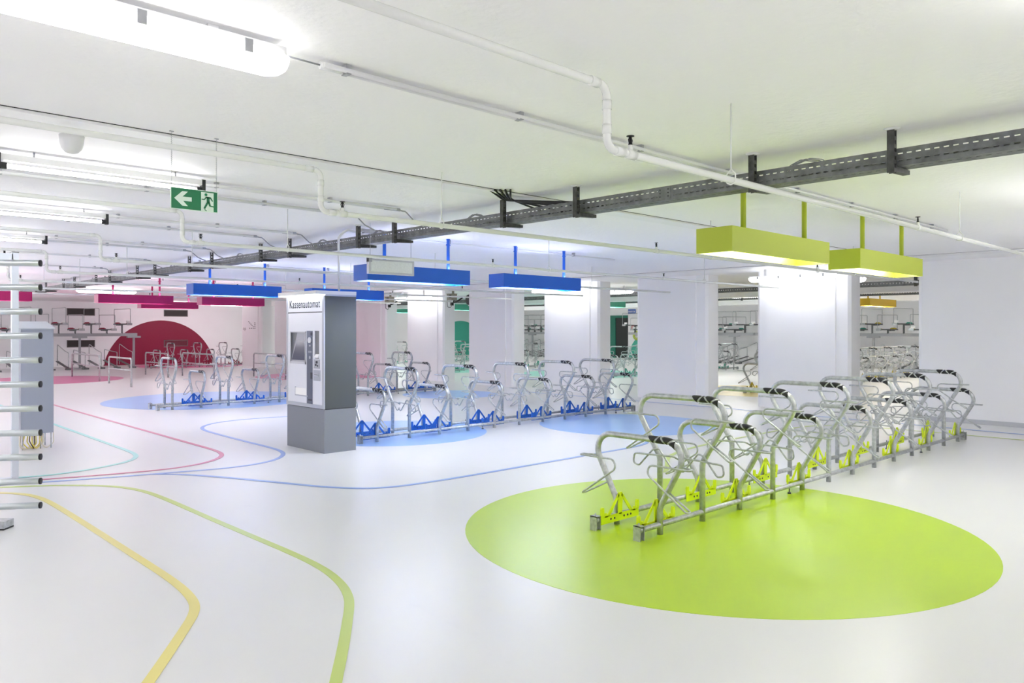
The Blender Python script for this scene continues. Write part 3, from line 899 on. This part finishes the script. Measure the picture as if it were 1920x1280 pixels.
def tray_post(y):
    mb = MB()
    for dx in (-.020, .012):
        mb.box((dx, y - .020, 2.445), (dx + .007, y + .020, CZ - .012))
    z = 2.45
    while z < CZ - .03:
        mb.box((-.013, y - .020, z), (.012, y + .020 - .03, z + .022)); z += .045
    mb.build('support_post', M['bracketdark'], tray)
    MB().hexa([(.02, y - .02, 2.452), (.225, y - .02, 2.462), (.225, y + .02, 2.462), (.02, y + .02, 2.452),
               (.02, y - .02, 2.487), (.225, y - .02, 2.487), (.225, y + .02, 2.487), (.02, y + .02, 2.487)]).build('bracket_arm', M['bracketdark'], tray)
    MB().lathe((0, y, CZ - .012), [(.03, 0), (.045, .012)], 10).build('ceiling_plate', M['plastic'], tray)
for y in (-1.4, 0.1, 1.68, 2.55, 4.09, 4.95, 6.61, 7.30, 8.89, 9.69, 11.3, 12.16, 13.7, 14.6, 16.2, 17.1, 18.7, 19.6, 21.2, 22.2, 23.9, 25.0, 27, 29, 31):
    tray_post(y)
mb = MB()
for k, yy in enumerate((2.1, 5.3, 6.9, 8.1, 10.4, 13.0, 15.2, 17.5)):
    for j in range(3):
        P = [(.07 + .02 * j, yy, 2.50), (.07 + .02 * j, yy + .03 * j, 2.60), (.08, yy + .10 + .03 * j, 2.625), (.09, yy + .2 + .02 * j, 2.60), (.1, yy + .3, 2.50)]
        mb.tube(fillet(P, .03, 3), .0035, 6)
mb.build('loose_cable', M['cable_g'], tray)
# tray cables leaving into the ceiling opening beside the cover strip
mb = MB()
for j in range(5):
    mb.tube(fillet([(.06 - .35 - j * .03, 4.55 + j * .03, 2.69), (-.1, 4.75 + j * .02, 2.66), (.08, 4.62 - j * .12, 2.58), (.09, 4.4 - j * .15, 2.50)], .05, 3), .009, 6)
mb.build('cable_bundle', M['black'], tray)

def rear_tray(x, z, label):
    t = thing('cable_tray', (x, 0, z), label, 'cable tray')
    mb = MB()
    mb.box((0, -2, 0), (.01, 30, .03)); mb.box((0, -2, .07), (.01, 30, .10))
    for k in range(0, 500):
        ya = -2 + k * .064
        mb.box((0, ya, .04), (.01, ya + .042, .062))
    mb.box((0, -2, .03), (.01, 30, .04)); mb.box((0, -2, .062), (.01, 30, .07))
    mb.box((0, -2, 0), (.25, 30, .008))
    mb.build('tray_channel', M['galvdark'], t)
    for k in range(9):
        MB().box((-.03, 2.4 + k * 3.3, -.03), (0, 2.46 + k * 3.3, CZ - z - .003)).build('support_post', M['bracketdark'], t)
rear_tray(17.0, 2.47, 'dark cable tray under the ceiling of the rear room, nearer one')
rear_tray(21.6, 2.47, 'dark cable tray under the ceiling of the rear room, behind the beam')

# ------------------------------------------------------------------ pay machine
pm = thing('pay_machine', (4.87, 9.0, 0), 'tall grey pay machine lettered Kassenautomat, standing left of centre', 'pay machine')
Y0, Y1 = -.49, .49      # local y range, front faces -x
MB().box((0.006, Y0 + .006, 0), (.46, Y1 - .006, .545)).build('plinth', M['machbase'], pm)
mb = MB().box((.012, Y0, .552), (.46, Y1, 1.965), 0)
mb.box((.02, Y0 + .01, .545), (.45, Y1 - .01, .552), 1)
mb.build('cabinet_body', [M['machdark'], M['ink']], pm)
# light front with frame
mb = MB()
def fp(ya, yb, za, zb, xa, xb=.012, mi=0, m=mb):
    m.box((xa, ya, za), (xb, yb, zb), mi)
fp(Y0, Y1, .552, .60, -.004); fp(Y0, Y0 + .045, .60, 1.965, -.004); fp(Y1 - .045, Y1, .60, 1.965, -.004)
mb.build('front_frame', M['machframe'], pm)
mb = MB()
ST0, ST1 = -.205, -.065       # slate column (y)
# pieces around the recesses, split left (y high) and right (y low)
LW = Y1 - .045
SX = (-.035, .375)             # screen recess y range
SZ = (1.10, 1.52)
TXY = (-.37, -.255)
mb.box((-.002, SX[1], .60), (.012, LW, 1.76)); mb.box((-.002, ST1, .60), (.012, SX[0] - .0, 1.76)) if SX[0] > ST1 else None
mb.box((-.002, SX[0], .60), (.012, SX[1], SZ[0])); mb.box((-.002, SX[0], SZ[1]), (.012, SX[1], 1.76))
mb.box((-.002, Y0 + .045, .60), (.012, ST0, 1.18)); mb.box((-.002, ST0, 1.53), (.012, ST1, 1.76)); mb.box((-.002, Y0 + .045, 1.53), (.012, ST0, 1.76))
mb.box((-.002, Y0 + .045, 1.18), (.012, TXY[0], 1.53)); mb.box((-.002, TXY[1], 1.18), (.012, ST0, 1.53))
mb.box((-.002, Y0 + .045, 1.772), (.012, LW, 1.962))
mb.build('front_panel', M['machfront'], pm)
MB().box((-.007, ST0, .60), (.012, ST1, 1.53)).build('slate_column', M['slate'], pm)
# screen module: bezel frame, sloped screen in a recess
mb = MB()
mb.box((-.012, SX[0], SZ[0]), (-.002, SX[1], SZ[0] + .03)); mb.box((-.012, SX[0], SZ[1] - .012), (-.002, SX[1], SZ[1]))
mb.box((-.012, SX[0], SZ[0]), (-.002, SX[0] + .012, SZ[1])); mb.box((-.012, SX[1] - .014, SZ[0]), (-.002, SX[1], SZ[1]))
mb.build('screen_bezel', M['bezel'], pm)
MB().box((.0095, SX[0], SZ[0]), (.0115, SX[1], SZ[1])).build('screen_recess', M['recess'], pm)
mb = MB()
mb.hexa([(-.012, SX[0] + .012, SZ[0] + .03), (.009, SX[0] + .012, SZ[0] + .03), (.009, SX[1] - .03, SZ[0] + .03), (-.012, SX[1] - .03, SZ[0] + .03),
         (.006, SX[0] + .012, SZ[1] - .012), (.009, SX[0] + .012, SZ[1] - .012), (.009, SX[1] - .17, SZ[1] - .012), (.006, SX[1] - .17, SZ[1] - .012)])
scf = mb.build('screen_surround', M['surround'], pm)
mb = MB()
mb.hexa([(-.0135, SX[0] + .02, SZ[0] + .05), (-.009, SX[0] + .02, SZ[0] + .05), (-.009, SX[1] - .055, SZ[0] + .05), (-.0135, SX[1] - .055, SZ[0] + .05),
         (.000, SX[0] + .02, SZ[1] - .12), (.005, SX[0] + .02, SZ[1] - .12), (.005, SX[1] - .165, SZ[1] - .12), (.000, SX[1] - .165, SZ[1] - .12)])
mb.build('screen', M['screen'], scf)
# coin slot, buttons and small slots on the slate column
MB().lathe((-.007, -.147, 1.41), [(.038, 0), (.038, -.012), (.022, -.013), (.02, -.008)][::-1], 18, axis=0).build('coin_slot', M['machfront'], pm)
MB().lathe((-.007, -.147, 1.19), [(.02, -.004), (.02, 0)], 12, axis=0).box((-.010, -.19, 1.265), (-.006, -.105, 1.272)).box((-.010, -.19, 1.25), (-.006, -.105, 1.255)).box((-.010, -.165, 1.33), (-.006, -.13, 1.35)).build('card_marks', M['machframe'], pm)
MB().box((-.011, -.205, 1.47), (-.006, -.165, 1.51)).build('lock', M['ink'], pm)
MB().box((-.011, -.21, .92), (-.006, -.165, 1.0)).build('lock', M['ink'], pm)
MB().box((-.011, -.19, .64), (-.006, -.11, .66)).build('name_plate', M['ink'], pm)
MB().box((.0095, TXY[0], 1.18), (.0115, TXY[1], 1.53)).build('ticket_recess', M['recess'], pm)
MB().hexa([(-.02, TXY[0] + .01, 1.19), (.008, TXY[0] + .01, 1.19), (.008, TXY[1] - .01, 1.19), (-.02, TXY[1] - .01, 1.19),
           (.0, TXY[0] + .01, 1.225), (.008, TXY[0] + .01, 1.235), (.008, TXY[1] - .01, 1.235), (.0, TXY[1] - .01, 1.225)]).build('ticket_tray', M['reflect'], pm)
MB().box((-.007, -.39, 1.055), (-.001, -.245, 1.17)).box((-.007, -.40, .90), (-.001, -.235, 1.035)).build('reader_plate', M['machframe'], pm)
MB().box((-.013, -.34, 1.12), (-.007, -.30, 1.15)).lathe((-.008, -.30, 1.10), [(.014, -.006), (.014, 0)], 10, axis=0).lathe((-.008, -.345, 1.09), [(.010, -.006), (.010, 0)], 10, axis=0).build('reader_knob', M['ink'], pm)
MB().box((-.018, -.365, .96), (-.007, -.265, .99)).build('card_slot', M['bezel'], pm)
MB().box((-.016, -.36, .972), (-.0185, -.275, .978)).build('slot_gap', M['ink'], pm)
MB().box((-.008, -.06, .70), (-.001, .235, .79)).build('return_tray_flap', M['reflect'], pm)
mb = MB().box((-.009, -.085, .685), (-.002, .245, .70)).box((-.009, .235, .70), (-.002, .245, .80))
mb.build('return_tray_edge', M['machframe'], pm)
# lettering
text_obj('lettering', 'Kassenautomat', .150, M['ink'], pm, (-.0035, .405, 1.825), (PI / 2, 0, -PI / 2), .80)
# top canopy with light
mb = MB()
mb.box((-.12, Y0 - .005, 1.985), (.46, Y1 + .005, 2.03))
mb.build('canopy', M['plastic'], pm)
mb = MB().box((-.115, Y0, 1.970), (.012, Y1, 1.985))
mb.build('canopy_light', mat('canopy_glow', (1, 1, 1, 1), emit=(.93, .97, 1, 1), estr=1.2), pm)
MB().box((.012, Y0, 1.965), (.46, Y1, 1.985)).build('canopy_rim', M['machframe'], pm)

# conduit dropping to the machine
P = fillet([(4.74, 7.58, 2.66), (4.37, 7.33, 2.66), (5.14, 8.61, 2.048)], .08, 8)
o = MB().tube(P, .014, 10).build('drop_conduit', M['plastic'])
tag(o, 'pale bent conduit dropping from the cable tray onto the pay machine', 'conduit')

# ------------------------------------------------------------------ exit sign
ex = thing('exit_sign', (1.76, 4.575, 2.25), 'green and white exit sign with arrow and running figure hanging on chains', 'sign')
a = .138
MB().box((-a, -.003, 0), (a, .003, .126)).build('sign_board', M['signpale'], ex)
mb = MB()
yf = -.0042
def sq(m, poly, mi=0):
    m.prism(poly, 1, yf - .0004 * (mi + 1), -.003, mi)
g = .004
sq(mb, [(-a + g, g), (.037, g), (.037, .126 - g), (-a + g, .126 - g)])
sq(mb, [(.037, .126 - g - .006), (a - g, .126 - g - .006), (a - g, .126 - g), (.037, .126 - g)])
sq(mb, [(.113, g), (a - g, g), (a - g, .12), (.113, .12)])
mb.build('green_field', M['signgreen'], ex)
mb = MB()
def fig(poly, m=mb):
    m.prism(poly, 1, -.0056, -.0046)
fig([(-.118, .063), (-.072, .107), (-.040, .107), (-.070, .076), (-.072, .0765), (-.072, .0515), (-.068, .051), (-.040, .022), (-.072, .022)])
fig([(-.075, .0755), (-.018, .0755), (-.018, .051), (-.075, .051)])
mb.build('arrow', M['signpale'], ex)
mb = MB()
def limb(p, q, w):
    d = Vector((q[0] - p[0], q[1] - p[1])); n = Vector((-d.y, d.x)).normalized() * w / 2
    fig([(p[0] + n.x, p[1] + n.y), (p[0] - n.x, p[1] - n.y), (q[0] - n.x, q[1] - n.y), (q[0] + n.x, q[1] + n.y)], mb)
mb.lathe((.066, -.0048, .102), [(.0085, -.0008), (.0085, 0)], 14, axis=1)
limb((.078, .090), (.080, .055), .017)
limb((.066, .086), (.094, .086), .008); limb((.066, .086), (.057, .072), .006); limb((.057, .072), (.040, .073), .006)
limb((.092, .087), (.106, .066), .007)
limb((.078, .060), (.056, .018), .011); limb((.082, .062), (.091, .036), .011); limb((.089, .037), (.118, .034), .007)
limb((.058, .014), (.070, .006), .005)
mb.build('running_figure', M['signgreen'], ex)
for s in (-1, 1):
    mb = MB()
    z = .122
    while z < .45:
        mb.tube([(s * .131 - .003, 0, z), (s * .131 + .003, 0, z + .006), (s * .131 - .003, 0, z + .012)], .0014, 4); z += .012
    mb.box((s * .131 - .012, -.004, .444), (s * .131 + .012, .004, .45))
    mb.build('chain', M['clip'], ex)

# ceiling dome
o = MB().lathe((0, 0, 0), [(.015, -.108), (.036, -.10), (.055, -.078), (.064, -.045), (.068, 0)], 20).build('dome', M['plastic'])
o.location = (1.24, 5.10, CZ - .001)
tag(o, 'white dome shaped detector on the ceiling near the upper left', 'ceiling detector')

# blank opal sign in front of the blue lamp
bs = thing('blank_sign', (4.86, 7.05, 2.15), 'blank white rectangular sign hanging in front of a blue lamp', 'sign')
MB().box((-.30, -.02, 0), (.30, .02, .165)).build('sign_frame', M['bezel'], bs)
MB().box((-.27, -.024, .025), (.27, -.019, .145)).build('sign_panel', M['signwhite'], bs)
MB().box((-.30, -.026, .125), (-.26, .026, .172)).build('corner_box', M['clip'], bs)
for x in (-.27, .27):
    MB().cyl((x, 0, .165), (x, 0, .55), .003, 5).build('wire', M['clip'], bs)
o = MB().box((-.17, -.04, 0), (.17, .04, .035)).box((-.13, -.03, -.01), (.13, .03, 0)).build('junction_box', M['clip'])
o.location = (4.95, 7.55, CZ - .035)
tag(o, 'small grey junction box on the ceiling above the blank sign', 'junction box')

# surveillance cameras and fan
def cctv(x, y, z, label):
    t = thing('surveillance_camera', (x, y, z), label, 'surveillance camera', 'surveillance cameras')
    MB().box((-.10, -.11, -.09), (.10, .11, .09)).box((-.11, -.12, .085), (.11, .12, .10)).build('housing', M['camtan'], t)
    MB().box((-.125, -.10, -.03), (-.098, -.02, .06)).lathe((-.11, -.06, .015), [(.03, -.04), (.03, 0)], 12, axis=0).build('lens', M['black'], t)
    MB().tube(fillet([(.05, -.05, -.09), (.02, -.0, -.17), (-.02, -.28, -.12), (.10, -.36, -.02)], .04, 4), .022, 8).box((-.03, -.03, -.24), (.04, .04, -.15)).build('bracket', M['black'], t)
    MB().tube(fillet([(0, .11, .02), (0, .22, -.10), (0, .20, -.28), (0, .05, -.30), (0, -.0, -.20)], .06, 4), .008, 6).build('cable', M['black'], t)
    MB().box((.02, -.03, .09), (.06, .03, CZ - z)).build('mount', M['camtan'], t)
cctv(13.9, 20.25, 2.48, 'tan surveillance camera left of the wall lamp, above the narrow teal gap')
cctv(13.9, 17.12, 2.47, 'tan surveillance camera beside the dark round fan')
fan = thing('round_fan', (14.35, 16.85, 2.40), 'dark round fan housing at the top edge of a narrow gap between pillars', 'fan')
MB().lathe((0, 0, 0), [(.10, -.07), (.15, -.05), (.16, 0), (.15, .05), (.10, .07)], 20, axis=0).build('fan_housing', M['black'], fan)
MB().cyl((0, 0, .15), (0, 0, .30), .015, 8).build('fan_stem', M['black'], fan)

# ------------------------------------------------------------------ rear doorway and signs (wall X = 33)
struct('door_1', MB().box((XB - .05, 25.62, 0), (XB - .004, 26.42, 2.16)), M['doordark'])
struct('trim_5', MB().box((XB - .09, 26.42, 0), (XB - .003, 26.90, 2.16)).box((XB - .09, 25.62, 2.16), (XB - .003, 26.90, 2.30)), M['doorteal'])
o = MB().prism([(-1.1 + 1.1 * math.cos(k * PI / 24) + 0.0, 1.25 * math.sin(k * PI / 24)) for k in range(25)], 0, -.006, 0).build('wall_semicircle', M['tealwall'])
o.location = (XB - .001, 25.55, 0.001)
tag(o, 'pale teal round patch painted on the wall right of the dark doorway', 'wall marking')
bsn = thing('blue_sign', (XB - .02, 25.35, 2.5), 'small blue sign above right of the dark doorway', 'sign')
MB().box((0, -.25, -.12), (.015, .25, .12)).build('sign_board', M['signblue'], bsn)
mb = MB()
for k in range(5):
    mb.box((-.004, -.19 + k * .09, -.05), (0, -.15 + k * .09, .04)); mb.box((-.004, -.19 + k * .09, .02), (0, -.13 + k * .09, .04))
mb.build('white_marks', M['reflect'], bsn)
rs = thing('red_sign', (XB - .02, 25.25, 1.65), 'small red and white fire equipment sign right of the doorway', 'sign')
MB().box((0, -.12, -.12), (.015, .12, .12)).build('sign_board', M['signred'], rs)
MB().box((-.004, -.03, -.08), (0, .06, .06)).build('white_symbol', M['reflect'], rs)
o = MB().tube([(0, .17 * math.cos(2 * PI * k / 20), .20 * math.sin(2 * PI * k / 20)) for k in range(20)], .06, 8, closed=True).build('hose_reel', M['hose'])
o.location = (XB - .08, 25.0, 1.22)
tag(o, 'yellow green coiled hose hanging on the wall right of the doorway', 'hose')

# ------------------------------------------------------------------ vents on the far wall
def vent(xa, xb, za, zb, label):
    t = thing('wall_vent', ((xa + xb) / 2, YB, za), label, 'vent', 'dark wall vents')
    w_ = (xb - xa) / 2; h = zb - za
    MB().box((-w_, -.02, 0), (w_, 0, .03)).box((-w_, -.02, h - .03), (w_, 0, h)).box((-w_, -.02, 0), (-w_ + .03, 0, h)).box((w_ - .03, -.02, 0), (w_, 0, h)).build('vent_frame', M['ventg'], t)
    mb = MB().box((-w_ + .03, -.004, .03), (w_ - .03, 0, h - .03))
    z = .05
    while z < h - .04:
        mb.box((-w_ + .03, -.014, z), (w_ - .03, -.004, z + .012)); z += .035
    mb.build('vent_grille', M['vent'], t)
vent(8.45, 9.5, 2.12, 2.42, 'upper dark vent left of the crimson semicircle')
vent(8.45, 9.5, .80, 1.10, 'lower dark vent behind the post of the two tier rack')
vent(12.3, 13.35, 2.12, 2.42, 'upper dark vent above the crimson semicircle')
vent(12.3, 13.35, .78, 1.07, 'grey vent on the crimson semicircle')
vent(16.15, 17.2, 2.12, 2.42, 'upper dark vent beside the pillar with the dotted arrow')
vent(16.15, 17.2, .80, 1.09, 'lower dark vent beside the pillar with the dotted arrow')

# ------------------------------------------------------------------ grey cabinet behind the turnstile
cb = thing('control_cabinet', (2.36, 11.6, 0), 'grey control cabinet with sloping roof on short legs, behind the turnstile', 'cabinet')
MB().box((-.165, -.18, .20), (.205, .18, 1.55)).build('cabinet_body', M['cabinet'], cb)
MB().hexa([(-.185, -.20, 1.55), (.225, -.20, 1.55), (.225, .20, 1.63), (-.185, .20, 1.63), (-.185, -.20, 1.562), (.225, -.20, 1.562), (.205, .20, 1.655), (-.165, .20, 1.655)]).build('sloped_roof', M['cabtop'], cb)
MB().box((-.16, -.184, .23), (.20, -.180, 1.52)).build('door', M['cabinet'], cb)
for x in (-.14, .06, .18):
    for y in (-.16, .16):
        MB().cyl((x, y, 0), (x, y, .20), .008, 8).build('leg', M['galv'], cb)
CB = [('cable_y', -.10, .02, .12), ('cable_y', -.06, .06, .10), ('cable_w', -.14, .10, .13), ('cable_b', -.04, .0, .09), ('cable_w', .08, .22, .10), ('cable_y', -.02, .08, .12), ('cable_w', -.16, -.02, .14)]
for j, (mname, xa, xb, d) in enumerate(CB):
    P = [(xa, -.08, .20), (xa - .03, -.12 - .02 * j, .20 - d), (xa + .02, -.16 - .01 * j, .012), ((xa + xb) / 2, -.14, .012), (xb, -.12, .06), (xb, -.1, .20)]
    MB().tube(fillet(P, .05, 5), .007, 6).build('cable', M[mname], cb)

# ------------------------------------------------------------------ turnstile at the left edge
F = Vector((math.cos(CAM_ANG), math.sin(CAM_ANG), 0)); R = Vector((math.sin(CAM_ANG), -math.cos(CAM_ANG), 0))
tip = Vector((1.488, 7.002, 0)); hub = Vector((0.767, 7.48, 0))
ts = thing('turnstile', (hub.x, hub.y, 0), 'full height steel turnstile with stacked horizontal bars at the left edge', 'turnstile')
MB().cyl((0, 0, 0), (0, 0, 2.35), .055, 20).build('rotor_column', M['alu'], ts)
d = tip - hub; L = d.length; d.normalize()
for wing in range(3):
    ang = wing * 2 * PI / 3
    dd = Matrix.Rotation(ang, 3, 'Z') @ d
    for k in range(11):
        z = 0.15 + .1925 * k
        o = MB().cyl(tuple(dd * .05 + Vector((0, 0, z))), tuple(dd * (L - .012) + Vector((0, 0, z))), .0255, 18).build('bar', M['chrome'], ts)
        MB().lathe((0, 0, 0), [(.026, 0), (.0265, .012), (.020, .014)], 14).build('end_cap', M['black'], o)
        cap = o.children[0]
        q = Vector((0, 0, 1)).rotation_difference(dd)
        cap.rotation_mode = 'QUATERNION'; cap.rotation_quaternion = q
        cap.location = dd * (L - .014) + Vector((0, 0, z))
fp_ = Vector((1.735, 9.30, 0)) - hub
ux = Vector((0, 1, 0))
mb = MB().box((fp_.x - .03, fp_.y - .03, 0), (fp_.x + .03, fp_.y + .03, 2.34))
mb.build('frame_post', M['alu'], ts)
MB().box((fp_.x - .032, fp_.y - .032, 2.34), (fp_.x + .032, fp_.y + .032, 2.35)).build('post_cap', M['galvdark'], ts)
MB().box((fp_.x - 2.6, fp_.y - .03, 2.24), (fp_.x - .02, fp_.y + .03, 2.33)).build('top_beam', M['alu'], ts)
MB().box((fp_.x - 2.6, fp_.y - .03, 0.0), (fp_.x - .02, fp_.y + .03, .02)).build('floor_rail', M['alu'], ts)
P = fillet([(fp_.x - 1.6, fp_.y, 2.43), (fp_.x - .25, fp_.y, 2.43), (fp_.x - .09, fp_.y, 2.24)], .12, 8)
MB().tube(P, .022, 10).build('top_arch', M['alu'], ts)
bpnt = Vector((1.27, 7.02, 0)) - hub
mb = MB()
q0 = bpnt - R * .9
c = [bpnt + F * .06, bpnt - F * .06, q0 - F * .06, q0 + F * .06]
mb.hexa([(c[2].x, c[2].y, 0.012), (c[1].x, c[1].y, 0.012), (c[0].x, c[0].y, 0.012), (c[3].x, c[3].y, 0.012)] + [(p.x, p.y, .065) for p in (c[2], c[1], c[0], c[3])])
mb.build('base_foot', M['galv'], ts)
MB().hexa([(p.x * 1.0, p.y, z) for z in (0, .012) for p in (c[2], c[1], c[0], c[3])]).build('rubber_pad', M['black'], ts)
